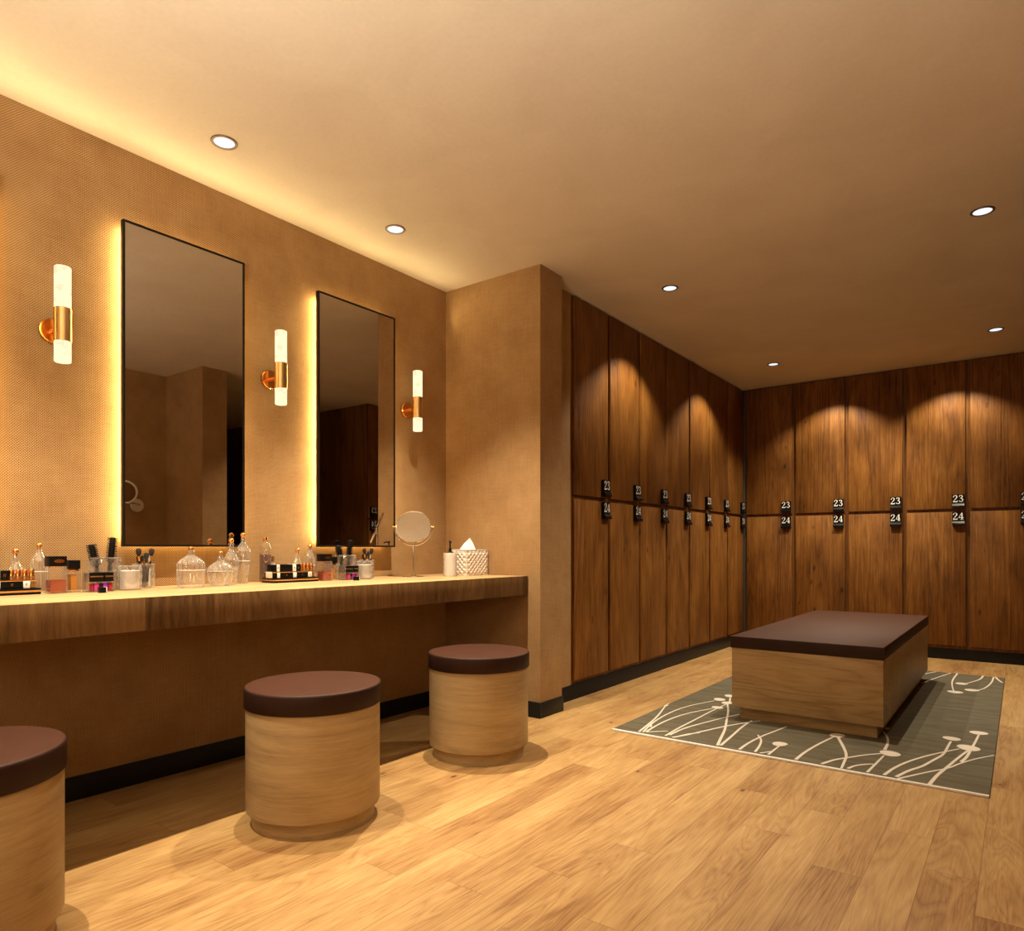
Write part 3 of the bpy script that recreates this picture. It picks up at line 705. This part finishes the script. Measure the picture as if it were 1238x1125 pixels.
    MB().box(-.030, .030, -w, w, 0, .0022).box(-.030, -.0285, -w, w, .0022, .075).box(-.030, .030, -w, -w + .0015, .0022, .075).box(-.030, .030, w - .0015, w, .0022, .075).build('case', 'acrylic', og)
    MB().box(-.028, .030, -w + .0016, w - .0016, .0370, .0388).build('shelf', 'acrylic', og)
    for k in range(2):
        ya = oy0 + .003 + k * .0525; yb = ya + (.0495 if k == 0 else .032)
        pc = MB().box(-.026, .026, -(yb - ya) / 2, (yb - ya) / 2, 0, .034, 0, bev=.001).box(.0258, .0264, -(yb - ya) / 2 + .003, (yb - ya) / 2 - .001, .017, .0215, 1)
        tag(pc.build('palette', ['matblack', 'darkgold'], None, (.205, (ya + yb) / 2, TOP + .0390)), [f'longer black make-up palette with bronze stripe in the acrylic organizer, {S}', f'shorter black make-up palette at the right in the acrylic organizer, {S}'][k], 'palette', None)
    for k, (mt, nm) in enumerate((('pol1', 'deep red'), ('pol2', 'magenta'), ('pol4', 'black'), ('pol3', 'purple'), ('pol1', 'crimson'))):
        ww = .0165 if k in (1, 3) else .0135
        yc = oy0 + (.012, .0295, .0455, .061, .0785)[k]
        pb = MB().box(-.009, .009, -ww / 2, ww / 2, 0, .030, 0, bev=.0015)
        tag(pb.build('nail_polish', [mt], None, (.218, yc, TOP + .0024)), f'{nm} nail polish block in the bottom of the acrylic organizer, {S}', 'nail polish', None)
    cb = MB().box(-.012, .012, -.010, .010, 0, .0205, 0, bev=.001).box(-.0118, .012, .0102, .0140, 0, .0215, 1, bev=.0005)
    tag(cb.build('small_jar', ['matblack', 'card'], None, (.292, 1.110 + dy, TOP)), f'tiny black and white cube jar in front of the organizer, {S}', 'jar')
    # crystal holders
    def holder(nm, label, x, y, r, h, rows, seg=22):
        t2 = thing(nm, label, 'holder', (x, y, TOP))
        prof = [(r * .97, 0)] + [(r, h * (i + .5) / rows) for i in range(rows)] + [(r * .99, h)]
        MB().lathe(prof, 0, 0, seg, zig=r * .07, capt=False).build('cup', 'crystal', t2)
        MB().lathe([(r * 1.0, h - .002), (r * 1.03, h - .001), (r * 1.03, h + .001), (r * .98, h + .002), (r * .93, h + .001), (r * .93, h - .001)], 0, 0, 40, capb=False, capt=False, ribs=seg // 2, amp=.03).build('rim', 'crystal', t2)
        return t2
    holder('crystal_holder', f'widest crystal holder with two black hairbrushes in it, {S}', .100, 1.199 + dy, .055, .126, 9)
    holder('crystal_candle_cup', f'crystal cup holding a white candle, {S}', .190, 1.255 + dy, .040, .094, 7, 18)
    holder('crystal_brush_cup', f'crystal cup full of black make-up brushes, {S}', .095, 1.350 + dy, .041, .098, 7, 18)
    t_ = thing('candle', f'white candle inside the crystal cup, {S}', 'candle', (.190, 1.255 + dy, TOP + .003))
    MB().lathe([(.033, 0), (.0345, .002), (.0345, .072), (.033, .074), (.006, .073)], 0, 0, 32).build('wax', 'wax', t_)
    MB().tube([(0, 0, .072), (.001, 0, .082)], .0012, 6).build('wick', 'bristle', t_)
    # hair brushes: handle in the holder, round bristled head above
    def hairbrush(label, foot, head, rh=.017):
        t2 = thing('hairbrush', label, 'hairbrush', foot)
        d_ = Vector(head) - Vector(foot); L_ = d_.length
        R_ = d_.to_track_quat('Z', 'Y').to_matrix().to_4x4()
        MB().lathe([(.006, 0), (.009, .004), (.0085, L_ * .40), (.007, L_ * .50)], 0, 0, 16, M4=R_).build('handle', 'black', t2)
        MB().lathe([(.0085, L_ * .50), (.011, L_ * .52), (.011, L_ - .006), (.007, L_)], 0, 0, 18, M4=R_).build('barrel', 'black', t2)
        b2 = MB(); nr = 15
        for i in range(nr):
            zc = L_ * .54 + (L_ * .44) * i / (nr - 1)
            for j in range(14):
                a = 2 * PI * (j + .5 * (i % 2)) / 14
                p0 = R_ @ Vector((.0105 * math.cos(a), .0105 * math.sin(a), zc)); p1 = R_ @ Vector((rh * 1.1 * math.cos(a), rh * 1.1 * math.sin(a), zc))
                b2.tube([p0, p1], [.0017, .0011], 4)
        b2.build('bristles', 'bristle', t2)
        return t2
    hairbrush(f'black round hairbrush leaning left in the wide crystal holder, {S}', (.100, 1.184 + dy, TOP + .004), (.100, 1.150 + dy, TOP + .180))
    hairbrush(f'black round hairbrush leaning right, taller of the two in the wide holder, {S}', (.104, 1.209 + dy, TOP + .004), (.104, 1.228 + dy, TOP + .208))
    # make-up brushes
    def mbrush(label, fx, fy, tx, ty, h, rt):
        t2 = thing('makeup_brush', label, 'make-up brush', (fx, fy, TOP + .004), 0, None)
        d_ = Vector((tx - fx, ty - fy, h)); L_ = d_.length; R_ = d_.to_track_quat('Z', 'Y').to_matrix().to_4x4()
        MB().lathe([(.0035, 0), (.0048, L_ * .3), (.0055, L_ * .62), (.0045, L_ * .68)], 0, 0, 12, M4=R_).build('handle', 'black', t2)
        MB().lathe([(.0048, L_ * .68), (.0052, L_ * .80)], 0, 0, 12, M4=R_).build('ferrule', 'copper', t2)
        MB().lathe([(.0055, L_ * .80), (rt * .95, L_ * .88), (rt, L_ * .94), (rt * .8, L_ * .985), (rt * .3, L_)], 0, 0, 16, M4=R_).build('tuft', 'hair', t2)
    mbrush(f'fluffy powder brush at the left of the brush cup, {S}', .100, 1.340 + dy, .108, 1.324 + dy, .160, .0105)
    mbrush(f'fluffy powder brush at the right of the brush cup, {S}', .093, 1.362 + dy, .105, 1.381 + dy, .160, .0105)
    mbrush(f'shorter round brush in the middle of the brush cup, {S}', .105, 1.350 + dy, .108, 1.357 + dy, .143, .0095)
    for k, (ox, oy, hh) in enumerate(((-.012, -.014, .128), (.004, -.006, .132), (.012, .004, .126))):
        mbrush([f'slim black brush by the left side of the brush cup, {S}', f'slim black brush just behind the middle brush, {S}', f'slim black brush at the front of the brush cup, {S}'][k], .096 + ox * .6, 1.350 + dy + oy * .6, .098 + ox, 1.350 + dy + oy * 1.3, hh, .006)
    t_ = thing('applicator', f'pale applicator stick at the right edge of the brush cup, {S}', 'applicator', (.100, 1.372 + dy, TOP + .004))
    MB().lathe([(.004, 0), (.004, .10), (.0048, .105), (.0048, .128), (.003, .131)], 0, 0, 12).build('stick', 'card', t_)
makeup_set(0, 'left')
makeup_set(1.203, 'right')

# ---- round table mirror
cx, cy = .205, 2.8085
t = thing('table_mirror', 'round chrome tilting mirror on a thin stand upon the counter', 'mirror', (cx, cy, TOP))
MB().lathe([(.060, 0), (.061, .002), (.058, .005), (.020, .008), (.006, .012)], 0, 0, 48).build('base', 'chrome', t)
MB().lathe([(.0045, .010), (.0042, .178)], 0, 0, 16).build('stem', 'chrome', t)
nrm = Vector((.66, -.75, 0)).normalized(); sdv = Vector((.75, .66, 0)).normalized(); cz = 1.1235 - TOP
yk = []
for k in range(25):
    a = PI + PI * k / 24
    yk.append(sdv * (.108 * math.cos(a)) + Vector((0, 0, cz + .108 * math.sin(a))))
MB().tube(yk, .0032, 8).build('yoke', 'chrome', t)
tilt = math.radians(23)
nz = (nrm * math.cos(tilt) + Vector((0, 0, math.sin(tilt)))).normalized()
R_ = Matrix.Translation((0, 0, cz)) @ nz.to_track_quat('Z', 'Y').to_matrix().to_4x4()
MB().lathe([(.0965, -.006), (.1000, -.005), (.1015, 0), (.1000, .005), (.0965, .006), (.0955, .0045), (.0955, -.0045)], 0, 0, 64, M4=R_, capb=False, capt=False).build('frame', 'chrome', t)
MB().lathe([(.0957, -.0035), (.0957, .0035)], 0, 0, 64, M4=R_).build('mirror_glass', 'clearmirror', t)
for sgn in (-1, 1):
    k_ = sdv * sgn
    MB().tube([k_ * .101 + Vector((0, 0, cz)), k_ * .119 + Vector((0, 0, cz))], [.0035, .0045], 10).build('pivot_knob', 'gold', t)

# ---- quilted dispenser and tissue box
t = thing('soap_dispenser', 'round white quilted dispenser with a dark pump beside the tissue box', 'dispenser', (.312, 3.005, TOP))
n = 9
prof = [(.0375, 0)] + [(.0385, .137 * (i + .4) / n) for i in range(n)] + [(.0375, .1375)]
MB().lathe(prof, 0, 0, 18, zig=.0034).build('body', 'white', t)
MB().lathe([(.020, .1375), (.020, .142), (.0085, .144), (.0085, .164), (.0045, .166), (.0045, .198), (.0075, .199), (.0075, .208), (.005, .210)], 0, 0, 20).build('pump', 'black', t)
MB().tube([(0, 0, .204), (.018, -.014, .204), (.026, -.020, .198)], .0038, 8).build('nozzle', 'black', t)
t = thing('tissue_box', 'white quilted tissue box with a tissue pulled up, in the counter corner', 'tissue box', (.300, 3.1935, TOP))
hx, hy, hz = .065, .100, .157
def quilt_face(mb, o, du, dv, nu, nv, nn, a):
    vs = [[None] * (nv + 1) for _ in range(nu + 1)]
    for i in range(nu + 1):
        for j in range(nv + 1):
            e = 0 if i in (0, nu) or j in (0, nv) else (a if (i + j) % 2 else -a * .3)
            vs[i][j] = mb.bm.verts.new(Vector(o) + Vector(du) * (i / nu) + Vector(dv) * (j / nv) + Vector(nn) * e)
    for i in range(nu):
        for j in range(nv):
            q = (vs[i][j], vs[i + 1][j], vs[i + 1][j + 1], vs[i][j + 1])
            if (i + j) % 2: mb.bm.faces.new((q[0], q[1], q[2])); mb.bm.faces.new((q[0], q[2], q[3]))
            else: mb.bm.faces.new((q[0], q[1], q[3])); mb.bm.faces.new((q[1], q[2], q[3]))
q = MB(); hb = hz - .006
quilt_face(q, (hx, -hy, 0), (0, 2 * hy, 0), (0, 0, hb), 12, 10, (1, 0, 0), .0045)
quilt_face(q, (-hx, hy, 0), (0, -2 * hy, 0), (0, 0, hb), 12, 10, (-1, 0, 0), .0045)
quilt_face(q, (-hx, -hy, 0), (2 * hx, 0, 0), (0, 0, hb), 8, 10, (0, -1, 0), .0045)
quilt_face(q, (hx, hy, 0), (-2 * hx, 0, 0), (0, 0, hb), 8, 10, (0, 1, 0), .0045)
q.poly([(-hx, -hy, 0), (hx, -hy, 0), (hx, hy, 0), (-hx, hy, 0)])
q.build('box', 'white', t, sharp=5)
MB().box(-hx - .002, hx + .002, -hy - .002, hy + .002, hb, hz, bev=.002).build('lid', 'white', t)
o = MB(); ti = [(-.030, -.055, 0), (-.006, -.020, 0), (.010, .0, 0), (.022, .034, 0), (.004, .050, 0), (-.014, .022, 0), (-.020, -.010, 0)]
pk = o.bm.verts.new((-.004, .010, .070)); mid = []
for i, p in enumerate(ti):
    f_ = .5; mid.append(o.bm.verts.new((p[0] * .5 - .004 + (.005 if i % 2 else -.003), p[1] * .52 + .004, .035 + .004 * (i % 2))))
bt = [o.bm.verts.new(p) for p in ti]
for i in range(len(ti)):
    k_ = (i + 1) % len(ti)
    o.bm.faces.new((bt[i], bt[k_], mid[k_], mid[i])); o.bm.faces.new((mid[i], mid[k_], pk))
ts = o.build('tissue', 'tissue', None, (.300, 3.1935, TOP + hz + .0004), sharp=70)
tag(ts, 'white paper tissue sticking up in a point out of the tissue box', 'tissue')

# ------------------------------------------------------------------ opposite wall, seen in the nearer mirror
t = thing('wall_magnifying_mirror', 'round chrome magnifying mirror on a bracket, seen reflected in the nearer mirror', 'mirror', (3.77, 3.03, 1.405))
Mx = Matrix.Rotation(-PI / 2, 4, 'Y')
MB().lathe([(.060, 0), (.062, .004), (.058, .010)], 0, 0, 40, M4=Mx).build('wall_plate', 'satin', t)
MB().tube([(-.008, 0, 0), (-.10, -.02, 0), (-.16, -.12, .01), (-.175, -.180, .0)], .007, 10).build('arm', 'chrome', t)
nz = Vector((-.95, -.25, -.05)).normalized()
R_ = Matrix.Translation((-.17, -.185, .105)) @ nz.to_track_quat('Z', 'Y').to_matrix().to_4x4()
MB().lathe([(.094, -.010), (.106, -.008), (.110, 0), (.106, .008), (.094, .010), (.091, .006), (.091, -.006)], 0, 0, 48, M4=R_, capb=False, capt=False).build('frame', 'satin', t)
MB().lathe([(.0915, -.005), (.0915, .005)], 0, 0, 48, M4=R_).build('mirror_glass', 'clearmirror', t)

# ------------------------------------------------------------------ light
def spot(name, x, y, z, power, size, blend, col=(1, .80, .55), r=.012, aim=None):
    L = bpy.data.lights.new(name, 'SPOT'); L.energy = power; L.spot_size = math.radians(size); L.spot_blend = blend
    L.color = col; L.shadow_soft_size = r
    o = bpy.data.objects.new(name, L); COL.objects.link(o); o.location = (x, y, z)
    if aim is not None:
        o.rotation_euler = (Vector(aim) - Vector((x, y, z))).to_track_quat('-Z', 'Y').to_euler()
    return o
WARM = (1, .86, .64)
for k, (x, y, p) in enumerate(((.70, .62, 255), (.70, 1.60, 190), (.69, 2.58, 310))):
    spot('vanity_spot_lamp', x, y, H - .02, p, 82, .85, WARM)
for x, y, p in ((2.15, 4.15, 165), (1.90, 6.42, 150)):
    spot('bench_spot_lamp', x, y, H - .02, p, 115, .7, WARM)
for x, y, p in ((1.0, 4.57, 64), (1.0, 6.04, 58)):
    spot('locker_spot_lamp', x, y, H - .02, p, 110, .45, WARM)
for x, y, p in ((1.57, 6.90, 58), (2.54, 6.90, 58)):
    spot('locker_spot_lamp', x, y, H - .02, p, 110, .45, WARM)
spot('fill_spot_lamp', 2.75, 1.20, H - .02, 18, 150, .8, WARM, r=.05)  # added camera-side fill spot, no fixture behind it
L = bpy.data.lights.new('fill_lamp', 'POINT'); L.energy = 33; L.color = (1, .86, .66); L.shadow_soft_size = .25  # added soft fill behind the camera, not a lamp of the room
o = bpy.data.objects.new('fill_lamp', L); COL.objects.link(o); o.location = (2.3, -1.0, 1.2)

# unseen upward fill near the camera, added to brighten the ceiling
L = bpy.data.lights.new('ceiling_fill_lamp', 'AREA'); L.shape = 'DISK'; L.size = .8; L.energy = 84; L.color = (1, .91, .74)
o = bpy.data.objects.new('ceiling_fill_lamp', L); COL.objects.link(o); o.location = (2.1, -.1, 1.45); o.rotation_euler = (PI, 0, 0)
# ceiling-edge wash along the vanity wall
L = bpy.data.lights.new('cove_strip_lamp', 'AREA'); L.shape = 'RECTANGLE'; L.size = 4.6; L.size_y = .03; L.energy = 10; L.color = (1, .78, .38)
o = bpy.data.objects.new('cove_strip_lamp', L); COL.objects.link(o); o.location = (.035, .95, H - .20)
nv = Vector((.97, 0, .24)).normalized()
xa = Vector((0, 1, 0)); za = -nv; ya = za.cross(xa)
o.rotation_euler = Matrix((xa, ya, za)).transposed().to_euler()

w = bpy.data.worlds.new('World'); scene.world = w; w.use_nodes = True
w.node_tree.nodes['Background'].inputs[0].default_value = (1, .8, .6, 1); w.node_tree.nodes['Background'].inputs[1].default_value = .02

# ------------------------------------------------------------------ camera
cam = bpy.data.cameras.new('camera'); co = bpy.data.objects.new('camera', cam); COL.objects.link(co)
F = 824.0
cam.sensor_fit = 'HORIZONTAL'; cam.sensor_width = 36; cam.lens = 36 * F / 1238
cam.shift_x = 0; cam.shift_y = (662.5 - 562.5) / 1238
cam.clip_start = .02
co.location = (3.015, 0, 1.0); co.rotation_euler = (PI / 2, 0, math.radians(36.78))
scene.camera = co
scene.view_settings.view_transform = 'Standard'; scene.view_settings.look = 'None'
scene.view_settings.gamma = 1; scene.view_settings.use_curve_mapping = False
scene.view_settings.exposure = 0.0
scene.cycles.max_bounces = 10; scene.cycles.diffuse_bounces = 5; scene.cycles.transparent_max_bounces = 24
scene.cycles.sample_clamp_indirect = 4; scene.cycles.caustics_reflective = False; scene.cycles.caustics_refractive = False
